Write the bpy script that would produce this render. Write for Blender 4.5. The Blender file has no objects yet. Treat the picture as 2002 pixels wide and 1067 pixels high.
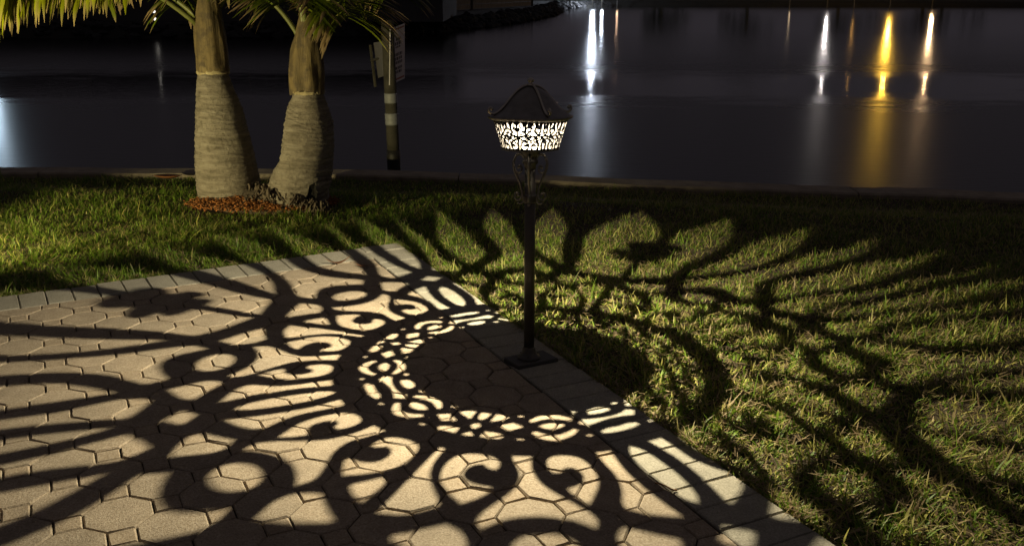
import bpy, bmesh, math, random
import numpy as np
from mathutils import Vector, Matrix
from mathutils.geometry import delaunay_2d_cdt

random.seed(7); rng = np.random.default_rng(7)
sc = bpy.context.scene
col = sc.collection

# ------------------------------------------------------------------ camera
IMG_W, IMG_H = 2002.0, 1067.0
FPX = 1854.54; PITCH = 0.29316; ROLL = 0.0026; CAM_H = 1.2774
cam_d = bpy.data.cameras.new('camera'); cam = bpy.data.objects.new('camera', cam_d); col.objects.link(cam)
cam_d.sensor_fit = 'HORIZONTAL'; cam_d.sensor_width = 36.0; cam_d.lens = FPX / IMG_W * 36.0
cam_d.clip_start = 0.05; cam_d.clip_end = 2000.0
cam.location = (0, 0, CAM_H)
cam.rotation_euler = (Matrix.Rotation(math.pi/2 - PITCH, 3, 'X') @ Matrix.Rotation(ROLL, 3, 'Z')).to_euler()
sc.camera = cam

# ------------------------------------------------------------------ world: dim night sky with city glow
world = bpy.data.worlds.new('World'); sc.world = world; world.use_nodes = True
wn = world.node_tree; wn.nodes.clear()
w_out = wn.nodes.new('ShaderNodeOutputWorld')
w_add = wn.nodes.new('ShaderNodeAddShader')
w_sky = wn.nodes.new('ShaderNodeTexSky'); w_sky.sky_type = 'NISHITA'; w_sky.sun_disc = False
w_sky.sun_elevation = math.radians(-6.0); w_sky.sun_rotation = math.radians(200)
w_b1 = wn.nodes.new('ShaderNodeBackground'); w_b1.inputs['Strength'].default_value = 0.01
w_b2 = wn.nodes.new('ShaderNodeBackground'); w_b2.inputs['Color'].default_value = (1.0, 0.88, 0.90, 1)
w_b2.inputs['Strength'].default_value = 1.0
# city glow: brighter towards the horizon all round
w_tc = wn.nodes.new('ShaderNodeTexCoord'); w_sep = wn.nodes.new('ShaderNodeSeparateXYZ'); w_rmp = wn.nodes.new('ShaderNodeValToRGB')
wn.links.new(w_tc.outputs['Generated'], w_sep.inputs[0]); wn.links.new(w_sep.outputs['Z'], w_rmp.inputs['Fac'])
for _e, (_p, _c) in zip((w_rmp.color_ramp.elements[0], w_rmp.color_ramp.elements.new(.35), w_rmp.color_ramp.elements[-1]),
                        ((0.0, (.033, .0285, .034)), (.35, (.045, .039, .045)), (1.0, (.045, .039, .042)))):
    _e.position = _p; _e.color = (*_c, 1)
wn.links.new(w_rmp.outputs['Color'], w_b2.inputs['Color'])
wn.links.new(w_sky.outputs[0], w_b1.inputs['Color'])
wn.links.new(w_b1.outputs[0], w_add.inputs[0]); wn.links.new(w_b2.outputs[0], w_add.inputs[1])
wn.links.new(w_add.outputs[0], w_out.inputs['Surface'])

# ------------------------------------------------------------------ render settings, exposure
sc.render.engine = 'CYCLES'
sc.view_settings.view_transform = 'Standard'; sc.view_settings.look = 'None'
sc.view_settings.exposure = 0.0; sc.view_settings.gamma = 1.0; sc.view_settings.use_curve_mapping = False
cy = sc.cycles
cy.max_bounces = 6; cy.diffuse_bounces = 3; cy.glossy_bounces = 3; cy.transmission_bounces = 4; cy.transparent_max_bounces = 8
cy.sample_clamp_indirect = 2.0; cy.caustics_reflective = False; cy.caustics_refractive = False
cy.use_denoising = True
try: cy.denoiser = 'OPENIMAGEDENOISE'
except Exception: pass

LAMP_POWER = 232.0
LAMP_COLOR = (1.0, 0.87, 0.61)
SPOT_POWER = 360.0
SPOT_COLOR = (1.0, 0.85, 0.42)

# ------------------------------------------------------------------ geometry helpers
def at(x, y, Y):
    """point at depth Y that the picture shows at pixel x, y"""
    u = (x - IMG_W/2)/FPX; v = (IMG_H/2 - y)/FPX
    c, s = math.cos(ROLL), math.sin(ROLL); u, v = c*u - s*v, s*u + c*v
    cp, sp = math.cos(PITCH), math.sin(PITCH)
    d = Vector((u, cp + v*sp, -sp + v*cp)); d *= Y/d.y
    return Vector((d.x, Y, CAM_H + d.z))
def to_px(p):
    cp, sp = math.cos(PITCH), math.sin(PITCH)
    zf = p[1]*cp + (CAM_H - p[2])*sp
    if zf < .05: return (-9999, -9999)
    return (IMG_W/2 + FPX*p[0]/zf, IMG_H/2 - FPX*(p[1]*sp - (CAM_H - p[2])*cp)/zf)
def mesh_obj(name, verts, faces, mat=None, parent=None, smooth=False):
    me = bpy.data.meshes.new(name); me.from_pydata([tuple(v) for v in verts], [], faces); me.update()
    if mat: me.materials.append(mat)
    if smooth: me.polygons.foreach_set('use_smooth', [True]*len(me.polygons))
    o = bpy.data.objects.new(name, me); col.objects.link(o)
    if parent: o.parent = parent
    return o
def empty(name, loc=(0, 0, 0), rot=(0, 0, 0)):
    o = bpy.data.objects.new(name, None); col.objects.link(o); o.location = loc; o.rotation_euler = rot
    o.empty_display_size = .1
    return o
def tag(o, label=None, cat=None, group=None, kind=None):
    if label: o['label'] = label
    if cat: o['category'] = cat
    if group: o['group'] = group
    if kind: o['kind'] = kind
    return o
class MB:
    def __init__(s): s.v = []; s.f = []
    def add(s, vs, fs):
        n = len(s.v); s.v += [tuple(v) for v in vs]; s.f += [tuple(i + n for i in f) for f in fs]
    def box(s, c, d, rot=None):
        vs = [Vector((x*d[0]/2, y*d[1]/2, z*d[2]/2)) for x in (-1, 1) for y in (-1, 1) for z in (-1, 1)]
        if rot: vs = [rot @ v for v in vs]
        s.add([v + Vector(c) for v in vs], [(0,1,3,2),(4,6,7,5),(0,4,5,1),(2,3,7,6),(0,2,6,4),(1,5,7,3)])
    def lathe(s, prof, n=32, c=(0,0), plan=None):
        vs = []; fs = []
        for r, z in prof:
            for i in range(n):
                a = 2*math.pi*i/n; k = plan(a, z) if plan else 1
                vs.append((c[0] + r*k*math.cos(a), c[1] + r*k*math.sin(a), z))
        for j in range(len(prof) - 1):
            for i in range(n):
                i2 = (i + 1) % n
                fs.append((j*n + i, j*n + i2, (j+1)*n + i2, (j+1)*n + i))
        s.add(vs, fs)
    def tube(s, pts, rads, n=8, cap=True):
        pts = [Vector(p) for p in pts]
        if not isinstance(rads, (list, tuple)): rads = [rads]*len(pts)
        vs = []; fs = []; up = None
        for k, p in enumerate(pts):
            t = (pts[min(k+1, len(pts)-1)] - pts[max(k-1, 0)]).normalized()
            if up is None:
                up = Vector((0, 0, 1)) if abs(t.z) < .9 else Vector((1, 0, 0))
            a = t.cross(up).normalized(); up = a.cross(t).normalized()
            for i in range(n):
                th = 2*math.pi*i/n
                vs.append(p + rads[k]*(a*math.cos(th) + up*math.sin(th)))
        for k in range(len(pts) - 1):
            for i in range(n):
                i2 = (i+1) % n
                fs.append((k*n + i, k*n + i2, (k+1)*n + i2, (k+1)*n + i))
        if cap:
            fs.append(tuple(range(n))[::-1]); fs.append(tuple((len(pts)-1)*n + i for i in range(n)))
        s.add(vs, fs)
    def sphere(s, c, r, n=12, m=8, sq=(1, 1, 1)):
        vs = []; fs = []
        for j in range(m + 1):
            ph = math.pi*j/m
            for i in range(n):
                a = 2*math.pi*i/n
                vs.append((c[0] + sq[0]*r*math.sin(ph)*math.cos(a), c[1] + sq[1]*r*math.sin(ph)*math.sin(a), c[2] + sq[2]*r*math.cos(ph)))
        for j in range(m):
            for i in range(n):
                i2 = (i+1) % n
                fs.append((j*n + i, (j+1)*n + i, (j+1)*n + i2, j*n + i2))
        s.add(vs, fs)
    def build(s, name, mat, parent=None, smooth=False):
        return mesh_obj(name, s.v, s.f, mat, parent, smooth)
def spline(pts, n=6):
    P = [Vector(p) for p in pts]; out = []
    for i in range(len(P) - 1):
        p0, p1, p2, p3 = P[max(i-1, 0)], P[i], P[i+1], P[min(i+2, len(P)-1)]
        for k in range(n):
            t = k/n
            out.append(.5*((2*p1) + (p2-p0)*t + (2*p0 - 5*p1 + 4*p2 - p3)*t*t + (3*p1 - p0 - 3*p2 + p3)*t**3))
    out.append(P[-1]); return out
def np_mesh(name, V, quads=None, tris=None, mat=None, colors=None):
    """big mesh from numpy arrays"""
    me = bpy.data.meshes.new(name); V = np.asarray(V, np.float32)
    nq = 0 if quads is None else len(quads); nt = 0 if tris is None else len(tris)
    loops = np.concatenate([a.ravel() for a in (quads, tris) if a is not None]).astype(np.int32)
    starts = np.concatenate([np.arange(nq)*4, nq*4 + np.arange(nt)*3]).astype(np.int32)
    me.vertices.add(len(V)); me.vertices.foreach_set('co', V.ravel())
    me.loops.add(len(loops)); me.loops.foreach_set('vertex_index', loops)
    me.polygons.add(nq + nt); me.polygons.foreach_set('loop_start', starts)
    me.polygons.foreach_set('use_smooth', np.ones(nq + nt, bool))
    me.update(calc_edges=True)
    if colors is not None:
        ca = me.color_attributes.new('tint', 'FLOAT_COLOR', 'POINT')
        ca.data.foreach_set('color', np.asarray(colors, np.float32).ravel())
    if mat: me.materials.append(mat)
    o = bpy.data.objects.new(name, me); col.objects.link(o); return o

# ------------------------------------------------------------------ materials
def new_mat(name):
    m = bpy.data.materials.new(name); m.use_nodes = True
    return m, m.node_tree, m.node_tree.nodes['Principled BSDF']
def noise(nt, scale, detail=4, rough=.6, vec=None, coord='Object'):
    n = nt.nodes.new('ShaderNodeTexNoise'); n.inputs['Scale'].default_value = scale
    n.inputs['Detail'].default_value = detail; n.inputs['Roughness'].default_value = rough
    if vec is None:
        tc = nt.nodes.new('ShaderNodeTexCoord'); nt.links.new(tc.outputs[coord], n.inputs['Vector'])
    else: nt.links.new(vec, n.inputs['Vector'])
    return n
def ramp(nt, fac, stops):
    r = nt.nodes.new('ShaderNodeValToRGB'); e = r.color_ramp.elements
    while len(e) < len(stops): e.new(.5)
    for k, (p, c) in enumerate(stops): e[k].position = p; e[k].color = (*c, 1)
    nt.links.new(fac, r.inputs['Fac']); return r.outputs['Color']
def mixc(nt, a, b, fac, mode='MIX'):
    m = nt.nodes.new('ShaderNodeMix'); m.data_type = 'RGBA'; m.blend_type = mode
    for sock, v in ((m.inputs[6], a), (m.inputs[7], b)):
        if isinstance(v, tuple): sock.default_value = (*v, 1)
        else: nt.links.new(v, sock)
    if isinstance(fac, (int, float)): m.inputs[0].default_value = fac
    else: nt.links.new(fac, m.inputs[0])
    return m.outputs[2]
def maprange(nt, val, a, b, c, d):
    m = nt.nodes.new('ShaderNodeMapRange'); m.inputs[1].default_value = a; m.inputs[2].default_value = b
    m.inputs[3].default_value = c; m.inputs[4].default_value = d; nt.links.new(val, m.inputs[0]); return m.outputs[0]
def add_bump(nt, bsdf, height, strength, dist=.01):
    b = nt.nodes.new('ShaderNodeBump'); b.inputs['Strength'].default_value = strength; b.inputs['Distance'].default_value = dist
    nt.links.new(height, b.inputs['Height']); nt.links.new(b.outputs[0], bsdf.inputs['Normal'])
def simple(name, c1, c2, scale=8, rough=.7, bump=.2, dist=.01, metal=0, spec=.5, detail=5):
    m, nt, b = new_mat(name); n = noise(nt, scale, detail)
    nt.links.new(ramp(nt, n.outputs['Fac'], [(.3, c1), (.7, c2)]), b.inputs['Base Color'])
    b.inputs['Roughness'].default_value = rough; b.inputs['Metallic'].default_value = metal
    b.inputs['Specular IOR Level'].default_value = spec
    if bump: add_bump(nt, b, noise(nt, scale*6, 4).outputs['Fac'], bump, dist)
    return m
def paver_mat(name, a, b_, dark):
    m, nt, b = new_mat(name)
    oi = nt.nodes.new('ShaderNodeObjectInfo')
    base = mixc(nt, a, b_, oi.outputs['Random'])
    geo = nt.nodes.new('ShaderNodeNewGeometry')
    stain = noise(nt, 3.2, 5, .65, geo.outputs['Position'])
    c = mixc(nt, base, dark, maprange(nt, stain.outputs['Fac'], .46, .75, 0, .62))
    speck = noise(nt, 150, 3, .85, geo.outputs['Position'])
    c = mixc(nt, mixc(nt, c, dark, .42), mixc(nt, c, (.60, .55, .46), .30), maprange(nt, speck.outputs['Fac'], .40, .60, 0, 1))
    pit = noise(nt, 95, 2, .7, geo.outputs['Position']); c = mixc(nt, c, dark, maprange(nt, pit.outputs['Fac'], .60, .70, 0, .75))
    blot = noise(nt, 17, 4, .7, geo.outputs['Position']); c = mixc(nt, c, dark, maprange(nt, blot.outputs['Fac'], .42, .72, 0, .42))
    grit = nt.nodes.new('ShaderNodeTexVoronoi'); grit.inputs['Scale'].default_value = 210
    nt.links.new(geo.outputs['Position'], grit.inputs['Vector'])
    c = mixc(nt, c, dark, maprange(nt, grit.outputs['Distance'], .05, .28, .5, 0))
    nt.links.new(c, b.inputs['Base Color'])
    b.inputs['Roughness'].default_value = .88; b.inputs['Specular IOR Level'].default_value = .25
    add_bump(nt, b, speck.outputs['Fac'], .5, .006)
    return m
M = {}
M['octagon'] = paver_mat('tan_concrete_paver', (.45, .355, .24), (.34, .275, .19), (.17, .135, .09))
M['square'] = paver_mat('tan_concrete_key', (.41, .315, .205), (.33, .26, .175), (.18, .14, .09))
M['brick'] = paver_mat('grey_concrete_brick', (.37, .345, .265), (.31, .295, .235), (.19, .18, .14))
M['sand'] = simple('joint_sand', (.030, .024, .017), (.07, .056, .04), 60, .95, .6)
M['soil'] = simple('lawn_soil', (.030, .022, .012), (.085, .06, .03), 22, .95, .8, .02)
M['bronze'] = simple('dark_bronze_paint', (.040, .035, .028), (.060, .052, .042), 40, .36, .05, .002)
M['shade'] = simple('black_shade_metal', (.0045, .004, .0036), (.007, .006, .0055), 40, .6, .05, .002, 0, .12)
M['roofmetal'] = simple('dark_roof_metal', (.17, .16, .145), (.24, .225, .205), 30, .42, .06, .002, .95)
M['ribmetal'] = simple('highlit_bronze', (.40, .36, .29), (.55, .50, .41), 30, .36, .06, .002, .95)  # caught highlights of ribs and finial put into a paler metal colour
M['plate'] = simple('dark_steel_plate', (.045, .042, .038), (.06, .056, .05), 25, .6, .1, .002)
M['concrete'] = simple('seawall_concrete', (.20, .165, .12), (.32, .27, .20), 9, .9, .4, .01)
M['wood'] = simple('weathered_piling', (.05, .045, .030), (.10, .09, .065), 14, .85, .5)
M['wetwood'] = simple('wet_piling', (.012, .011, .008), (.03, .026, .018), 14, .5, .4)
M['reflective'] = simple('white_reflective_band', (.30, .31, .31), (.38, .39, .38), 30, .5, .05)
M['signwhite'] = simple('sign_face', (.68, .64, .64), (.76, .72, .71), 12, .5, .03)
M['signback'] = simple('sign_back', (.16, .15, .13), (.24, .22, .19), 20, .6, .05)
M['ink'] = simple('dark_ink', (.03, .03, .045), (.06, .055, .08), 30, .6, 0)
M['redink'] = simple('red_ink', (.30, .05, .03), (.40, .09, .05), 30, .6, 0)
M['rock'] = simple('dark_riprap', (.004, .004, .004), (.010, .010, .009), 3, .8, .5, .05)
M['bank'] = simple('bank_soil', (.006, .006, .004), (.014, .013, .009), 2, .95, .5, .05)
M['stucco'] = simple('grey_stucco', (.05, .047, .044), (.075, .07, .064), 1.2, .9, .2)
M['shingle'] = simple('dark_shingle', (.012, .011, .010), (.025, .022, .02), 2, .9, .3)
M['fence'] = simple('weathered_fence_board', (.16, .14, .10), (.26, .22, .16), 3, .9, .3)
M['darkglass'] = simple('dark_window', (.01, .01, .012), (.02, .02, .022), 2, .1, 0)
M['dryleaf'] = simple('dry_leaf', (.16, .055, .02), (.32, .13, .04), 40, .7, .3, .002)
M['twig'] = simple('dry_twig', (.12, .05, .02), (.28, .14, .05), 60, .8, .3, .002)
def emit_mat(name, c, s):
    m = bpy.data.materials.new(name); m.use_nodes = True; nt = m.node_tree; nt.nodes.clear()
    o = nt.nodes.new('ShaderNodeOutputMaterial'); e = nt.nodes.new('ShaderNodeEmission')
    e.inputs['Color'].default_value = (*c, 1); e.inputs['Strength'].default_value = s
    nt.links.new(e.outputs[0], o.inputs['Surface']); return m
def leaf_mat(name, transl=.35, rough=.5):
    m, nt, b = new_mat(name); nt.nodes.remove(b)
    out = nt.nodes['Material Output']
    a = nt.nodes.new('ShaderNodeAttribute'); a.attribute_name = 'tint'
    p = nt.nodes.new('ShaderNodeBsdfPrincipled'); p.inputs['Roughness'].default_value = rough
    p.inputs['Specular IOR Level'].default_value = .3
    t = nt.nodes.new('ShaderNodeBsdfTranslucent'); mx = nt.nodes.new('ShaderNodeMixShader'); mx.inputs[0].default_value = transl
    nt.links.new(a.outputs['Color'], p.inputs['Base Color']); nt.links.new(a.outputs['Color'], t.inputs['Color'])
    nt.links.new(p.outputs[0], mx.inputs[1]); nt.links.new(t.outputs[0], mx.inputs[2]); nt.links.new(mx.outputs[0], out.inputs['Surface'])
    return m
M['grass'] = leaf_mat('grass_blade', .45, .5)
M['frond'] = leaf_mat('palm_leaflet', .35, .45)
M['mulch'] = leaf_mat('mulch_chip', .0, .9)
# palm bark
def bark_mat():
    m, nt, b = new_mat('grey_palm_bark')
    tc = nt.nodes.new('ShaderNodeTexCoord'); mp = nt.nodes.new('ShaderNodeMapping'); mp.inputs['Scale'].default_value = (5, 5, 34)
    nt.links.new(tc.outputs['Object'], mp.inputs['Vector'])
    n1 = noise(nt, 1.2, 6, .65, mp.outputs[0]); n2 = noise(nt, 26, 6, .7); n3 = noise(nt, 5, 4)
    c = ramp(nt, n1.outputs['Fac'], [(.28, (.105, .088, .062)), (.5, (.215, .183, .135)), (.72, (.315, .28, .218))])
    c = mixc(nt, c, (.10, .085, .055), maprange(nt, n2.outputs['Fac'], .53, .68, 0, .85))
    c = mixc(nt, c, (.30, .27, .21), maprange(nt, n3.outputs['Fac'], .5, .75, 0, .5))
    nt.links.new(c, b.inputs['Base Color']); b.inputs['Roughness'].default_value = .9
    mh = nt.nodes.new('ShaderNodeMath'); mh.operation = 'ADD'; nt.links.new(n1.outputs['Fac'], mh.inputs[0]); nt.links.new(n2.outputs['Fac'], mh.inputs[1])
    add_bump(nt, b, mh.outputs[0], .9, .022); return m
M['bark'] = bark_mat()
def shaft_mat():
    m, nt, b = new_mat('palm_crownshaft')
    tc = nt.nodes.new('ShaderNodeTexCoord'); mp = nt.nodes.new('ShaderNodeMapping'); mp.inputs['Scale'].default_value = (22, 22, 3)
    nt.links.new(tc.outputs['Object'], mp.inputs['Vector'])
    n1 = noise(nt, 1.0, 5, .6, mp.outputs[0]); n2 = noise(nt, 14, 5, .7)
    c = ramp(nt, n1.outputs['Fac'], [(.3, (.075, .055, .022)), (.55, (.16, .115, .045)), (.75, (.25, .19, .085))])
    c = mixc(nt, c, (.07, .05, .025), maprange(nt, n2.outputs['Fac'], .46, .60, 0, .9))
    nt.links.new(c, b.inputs['Base Color']); b.inputs['Roughness'].default_value = .8
    add_bump(nt, b, n1.outputs['Fac'], .8, .02); return m
M['shaft'] = shaft_mat()
M['petiole'] = simple('green_petiole', (.10, .12, .025), (.17, .17, .045), 14, .5, .1)
M['root'] = simple('brown_root', (.045, .032, .02), (.15, .115, .075), 30, .9, .6, .01)

# ------------------------------------------------------------------ ground frame of the paving (octagon lattice)
S = .165; YAW = -0.327592784; OX, OY = -6.839564, 17.2315097
cY, sY = math.cos(YAW), math.sin(YAW)
def lat(u, v, z=0.0):
    u += OX; v += OY
    return Vector(((cY*u - sY*v)*S, (sY*u + cY*v)*S, z))
CORNER = (-5.85, 8.97); LEFT_END = (-13.27, .64)
dirL = Vector((LEFT_END[0]-CORNER[0], LEFT_END[1]-CORNER[1])).normalized()
dirR = Vector((1, -1)).normalized()
nR = Vector((-1, -1)).normalized(); nL = Vector((-dirL.y, dirL.x))          # inward normals
if nL.dot(Vector((1, -1))) < 0: nL = -nL
BRL = 1.26                                                                    # brick length in lattice units
def inside_d(p, which):
    d = Vector(p) - Vector(CORNER)
    return d.dot(nR if which == 'R' else nL)

# ------------------------------------------------------------------ lawn soil, seawall, water
WZ = -.50
DROP = .10
_k = (CAM_H + DROP)/CAM_H
wall_in = [(x*_k, y*_k) for x, y in [(-14, 6.72), (-4, 6.60), (-1.2, 6.55), (0, 6.375), (1.66, 6.07), (3.2, 5.82), (14, 4.05)]]
def lawn_z(x, y):
    """the lawn falls away over its last metre before the seawall"""
    w = np.interp(x, [p[0] for p in wall_in], [p[1] for p in wall_in]); t = np.clip((y - (w - 1.02))/.62, 0, 1)
    return -DROP*t*t*(3 - 2*t)
def wall_y(x):
    for (x0, y0), (x1, y1) in zip(wall_in[:-1], wall_in[1:]):
        if x <= x1: return y0 + (y1-y0)*(x-x0)/(x1-x0)
    return wall_in[-1][1]
lv = []; lf = []
xs = np.linspace(-14, 14, 113); ys = np.concatenate([np.linspace(0, .82, 24), np.linspace(.84, 1, 24)])
for x in xs:
    for t in ys:
        y = -6 + (wall_y(x) + .02 + 6)*t
        lv.append((x, y, float(lawn_z(x, y)) - .030 + .006*math.sin(x*2.1 + y*1.3) + .005*math.sin(y*3.7 - x)))
for i in range(len(xs)-1):
    for j in range(len(ys)-1):
        a = i*len(ys) + j; lf.append((a, a + len(ys), a + len(ys) + 1, a + 1))
tag(mesh_obj('lawn_ground', lv, lf, M['soil'], smooth=True), kind='structure')

swall = empty('seawall', (0, 6.4, -DROP)); tag(swall, 'low concrete seawall cap along the far edge of the lawn', 'seawall')
segx = [-14, -10.5, -7, -3.6, -0.4, 2.4, 5.2, 8.6, 14]
for a, b_ in zip(segx[:-1], segx[1:]):
    mb = MB(); n = 12; prof = [(0, -.06), (0, .004), (.012, .016), (.212, .018), (.225, .006), (.225, -.14), (.16, -.16), (.16, -1.6)]
    vs = []; fs = []
    for k in range(n + 1):
        x = a + .004 + (b_ - a - .008)*k/n
        for d, z in prof: vs.append((x, wall_y(x) + d - 6.4 + .004*math.sin(x*7), z + (.003*math.sin(x*5) if z > 0 else 0)))
    m_ = len(prof)
    for k in range(n):
        for i in range(m_-1): fs.append((k*m_+i, (k+1)*m_+i, (k+1)*m_+i+1, k*m_+i+1))
    fs.append(tuple(range(m_))); fs.append(tuple(n*m_ + i for i in range(m_))[::-1])
    mb.add(vs, fs); mb.build('cap_segment', M['concrete'], swall)

def water_mat():
    m, nt, b = new_mat('night_water')
    b.inputs['Base Color'].default_value = (.0035, .0035, .004, 1); b.inputs['IOR'].default_value = 1.33
    geo = nt.nodes.new('ShaderNodeNewGeometry'); sep = nt.nodes.new('ShaderNodeSeparateXYZ'); nt.links.new(geo.outputs['Position'], sep.inputs[0])
    # wavering band edges
    mp = nt.nodes.new('ShaderNodeMapping'); mp.inputs['Scale'].default_value = (.45, 1.1, 1); nt.links.new(geo.outputs['Position'], mp.inputs['Vector'])
    wv = noise(nt, 1.0, 5, .7, mp.outputs[0])
    ad = nt.nodes.new('ShaderNodeMath'); ad.operation = 'MULTIPLY_ADD'; ad.inputs[1].default_value = 7.0
    nt.links.new(wv.outputs['Fac'], ad.inputs[0]); nt.links.new(sep.outputs['Y'], ad.inputs[2])
    r = nt.nodes.new('ShaderNodeValToRGB'); cr = r.color_ramp
    stops = [(0.0, .30), (18.6/100, .28), (20.2/100, .075), (22.8/100, .08), (25.2/100, .29), (31.5/100, .20), (45/100, .11), (1.0, .05)]
    while len(cr.elements) < len(stops): cr.elements.new(.5)
    for e, (p, v) in zip(cr.elements, stops): e.position = p; e.color = (v, v, v, 1)
    dv = nt.nodes.new('ShaderNodeMath'); dv.operation = 'MULTIPLY'; dv.inputs[1].default_value = .01
    nt.links.new(ad.outputs[0], dv.inputs[0]); nt.links.new(dv.outputs[0], r.inputs['Fac'])
    nt.links.new(r.outputs['Color'], b.inputs['Roughness'])
    mp2 = nt.nodes.new('ShaderNodeMapping'); mp2.inputs['Scale'].default_value = (1.6, 7.0, 1); nt.links.new(geo.outputs['Position'], mp2.inputs['Vector'])
    n2 = noise(nt, 2.2, 3, .55, mp2.outputs[0])
    add_bump(nt, b, n2.outputs['Fac'], .055, .05)
    return m
tag(mesh_obj('water', [(-400, 5.0, WZ), (400, 5.0, WZ), (400, 600, WZ), (-400, 600, WZ)], [(0, 1, 2, 3)], water_mat()), kind='structure')

# ------------------------------------------------------------------ paving: base sheet, octagon pavers, square keys, border bricks
far = 16.0
pc = [Vector(CORNER), Vector(CORNER) + dirR*far*1.35, Vector(CORNER) + dirR*far*1.35 + dirL*far*1.5, Vector(CORNER) + dirL*far*1.2]
patio = mesh_obj('patio', [lat(p.x, p.y, -.0085) for p in pc] + [lat(p.x, p.y, -.08) for p in pc],
                 [(3, 2, 1, 0), (0, 1, 5, 4), (1, 2, 6, 5), (2, 3, 7, 6), (3, 0, 4, 7)], M['sand'])
tag(patio, kind='structure')
def clip(poly, n, d0):
    """keep the points whose distance inside the border is at least d0"""
    out = []; C = Vector(CORNER)
    for i in range(len(poly)):
        p, q_ = poly[i], poly[(i+1) % len(poly)]
        a = (Vector(p) - C).dot(n) - d0; b_ = (Vector(q_) - C).dot(n) - d0
        if a >= 0: out.append(p)
        if (a >= 0) != (b_ >= 0):
            t = a/(a - b_); out.append((p[0] + (q_[0]-p[0])*t, p[1] + (q_[1]-p[1])*t))
    return out
def area(p): return .5*sum(p[i][0]*p[(i+1) % len(p)][1] - p[(i+1) % len(p)][0]*p[i][1] for i in range(len(p)))
def inset(poly, d):
    """shrink a convex counter-clockwise polygon by d"""
    n = len(poly); out = []
    for i in range(n):
        p0, p1, p2 = Vector(poly[i-1]), Vector(poly[i]), Vector(poly[(i+1) % n])
        e1 = (p1-p0).normalized(); e2 = (p2-p1).normalized()
        n1 = Vector((-e1.y, e1.x)); n2 = Vector((-e2.y, e2.x)); k = 1 + n1.dot(n2)
        out.append(p1 + (n1 + n2)*(d/max(k, .35)))
    return out
def paver_mesh(poly, jit=.0012):
    """poly in metres about the centre, counter-clockwise"""
    n = len(poly); a = inset(poly, .0017); b_ = inset(poly, .0052)
    vs = []; fs = []
    for p in a: vs.append((p[0] + random.uniform(-jit, jit), p[1] + random.uniform(-jit, jit), -.05))
    for k, p in enumerate(a): vs.append((vs[k][0], vs[k][1], -.0042 + random.uniform(-.0008, .0008)))
    for p in b_: vs.append((p[0] + random.uniform(-jit, jit), p[1] + random.uniform(-jit, jit), random.uniform(-.0006, .0006)))
    for k in range(n):
        k2 = (k+1) % n
        fs.append((k, k2, n + k2, n + k)); fs.append((n + k, n + k2, 2*n + k2, 2*n + k))
    fs.append(tuple(2*n + k for k in range(n)))
    return vs, fs
def seen(p):
    x, y = to_px(p); return -70 < x < 2072 and -50 < y < 1150
CUT = .212                                                       # half the edge of an octagon side, lattice units
OCT = [(.5, -CUT), (.5, CUT), (CUT, .5), (-CUT, .5), (-.5, CUT), (-.5, -CUT), (-CUT, -.5), (CUT, -.5)]
h = .5 - CUT
SQR = [(h, 0), (0, h), (-h, 0), (0, -h)]
def variants(name, poly, mat, n):
    R = []
    for _ in range(n):
        vs, fs = paver_mesh([(p[0]*S, p[1]*S) for p in poly]); me = bpy.data.meshes.new(name); me.from_pydata(vs, [], fs); me.update()
        me.materials.append(mat); R.append(me)
    return R
oct_v = variants('octagon_paver', OCT, M['octagon'], 6); sq_v = variants('square_paver', SQR, M['square'], 5)
rest = {'octagon': MB(), 'square': MB(), 'brick': MB()}
def place_paver(name, me, loc, rz, key):
    tilt = (random.gauss(0, .005), random.gauss(0, .005))
    z = random.gauss(0, .0009)
    if seen(loc):
        o = bpy.data.objects.new(name, me); col.objects.link(o); o.parent = patio
        o.location = (loc.x, loc.y, z); o.rotation_euler = (tilt[0], tilt[1], rz)
    else:
        mt = Matrix.Translation((loc.x, loc.y, z)) @ Matrix.Rotation(rz, 4, 'Z')
        rest[key].add([mt @ v.co for v in me.vertices], [tuple(p.vertices) for p in me.polygons])
def lay(cx, cy, poly, name, vs_, key, mat):
    full = [(cx + p[0], cy + p[1]) for p in poly]
    ds = [min((Vector(p)-Vector(CORNER)).dot(nR), (Vector(p)-Vector(CORNER)).dot(nL)) for p in full]
    if max(ds) < BRL + .02: return
    if min(ds) >= BRL - .001:
        k = random.randrange(4)
        place_paver(name, random.choice(vs_), lat(cx, cy), YAW + k*math.pi/2, key); return
    q_ = clip(clip(full, nR, BRL), nL, BRL)
    if len(q_) < 3 or abs(area(q_)) < .02: return
    mx = sum(p[0] for p in q_)/len(q_); my = sum(p[1] for p in q_)/len(q_)
    loc = [((p[0]-mx)*S, (p[1]-my)*S) for p in q_]
    clean = [loc[0]]
    for p in loc[1:]:
        if (Vector(p) - Vector(clean[-1])).length > .012: clean.append(p)
    if (Vector(clean[0]) - Vector(clean[-1])).length < .012: clean.pop()
    if len(clean) < 3: return
    vs, fs = paver_mesh(clean); me = bpy.data.meshes.new(name); me.from_pydata(vs, [], fs); me.update(); me.materials.append(mat)
    place_paver(name, me, lat(mx, my), YAW, key)
for i in range(-26, 16):
    for j in range(-24, 12):
        d = Vector((i - CORNER[0], j - CORNER[1]))
        p = lat(i, j)
        if p.y < -.6 or p.x < -4.5 or p.x > 3: continue
        lay(i, j, OCT, 'octagon_paver', oct_v, 'octagon', M['octagon'])
        lay(i + .5, j + .5, SQR, 'square_paver', sq_v, 'square', M['square'])
BP = .633
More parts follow.
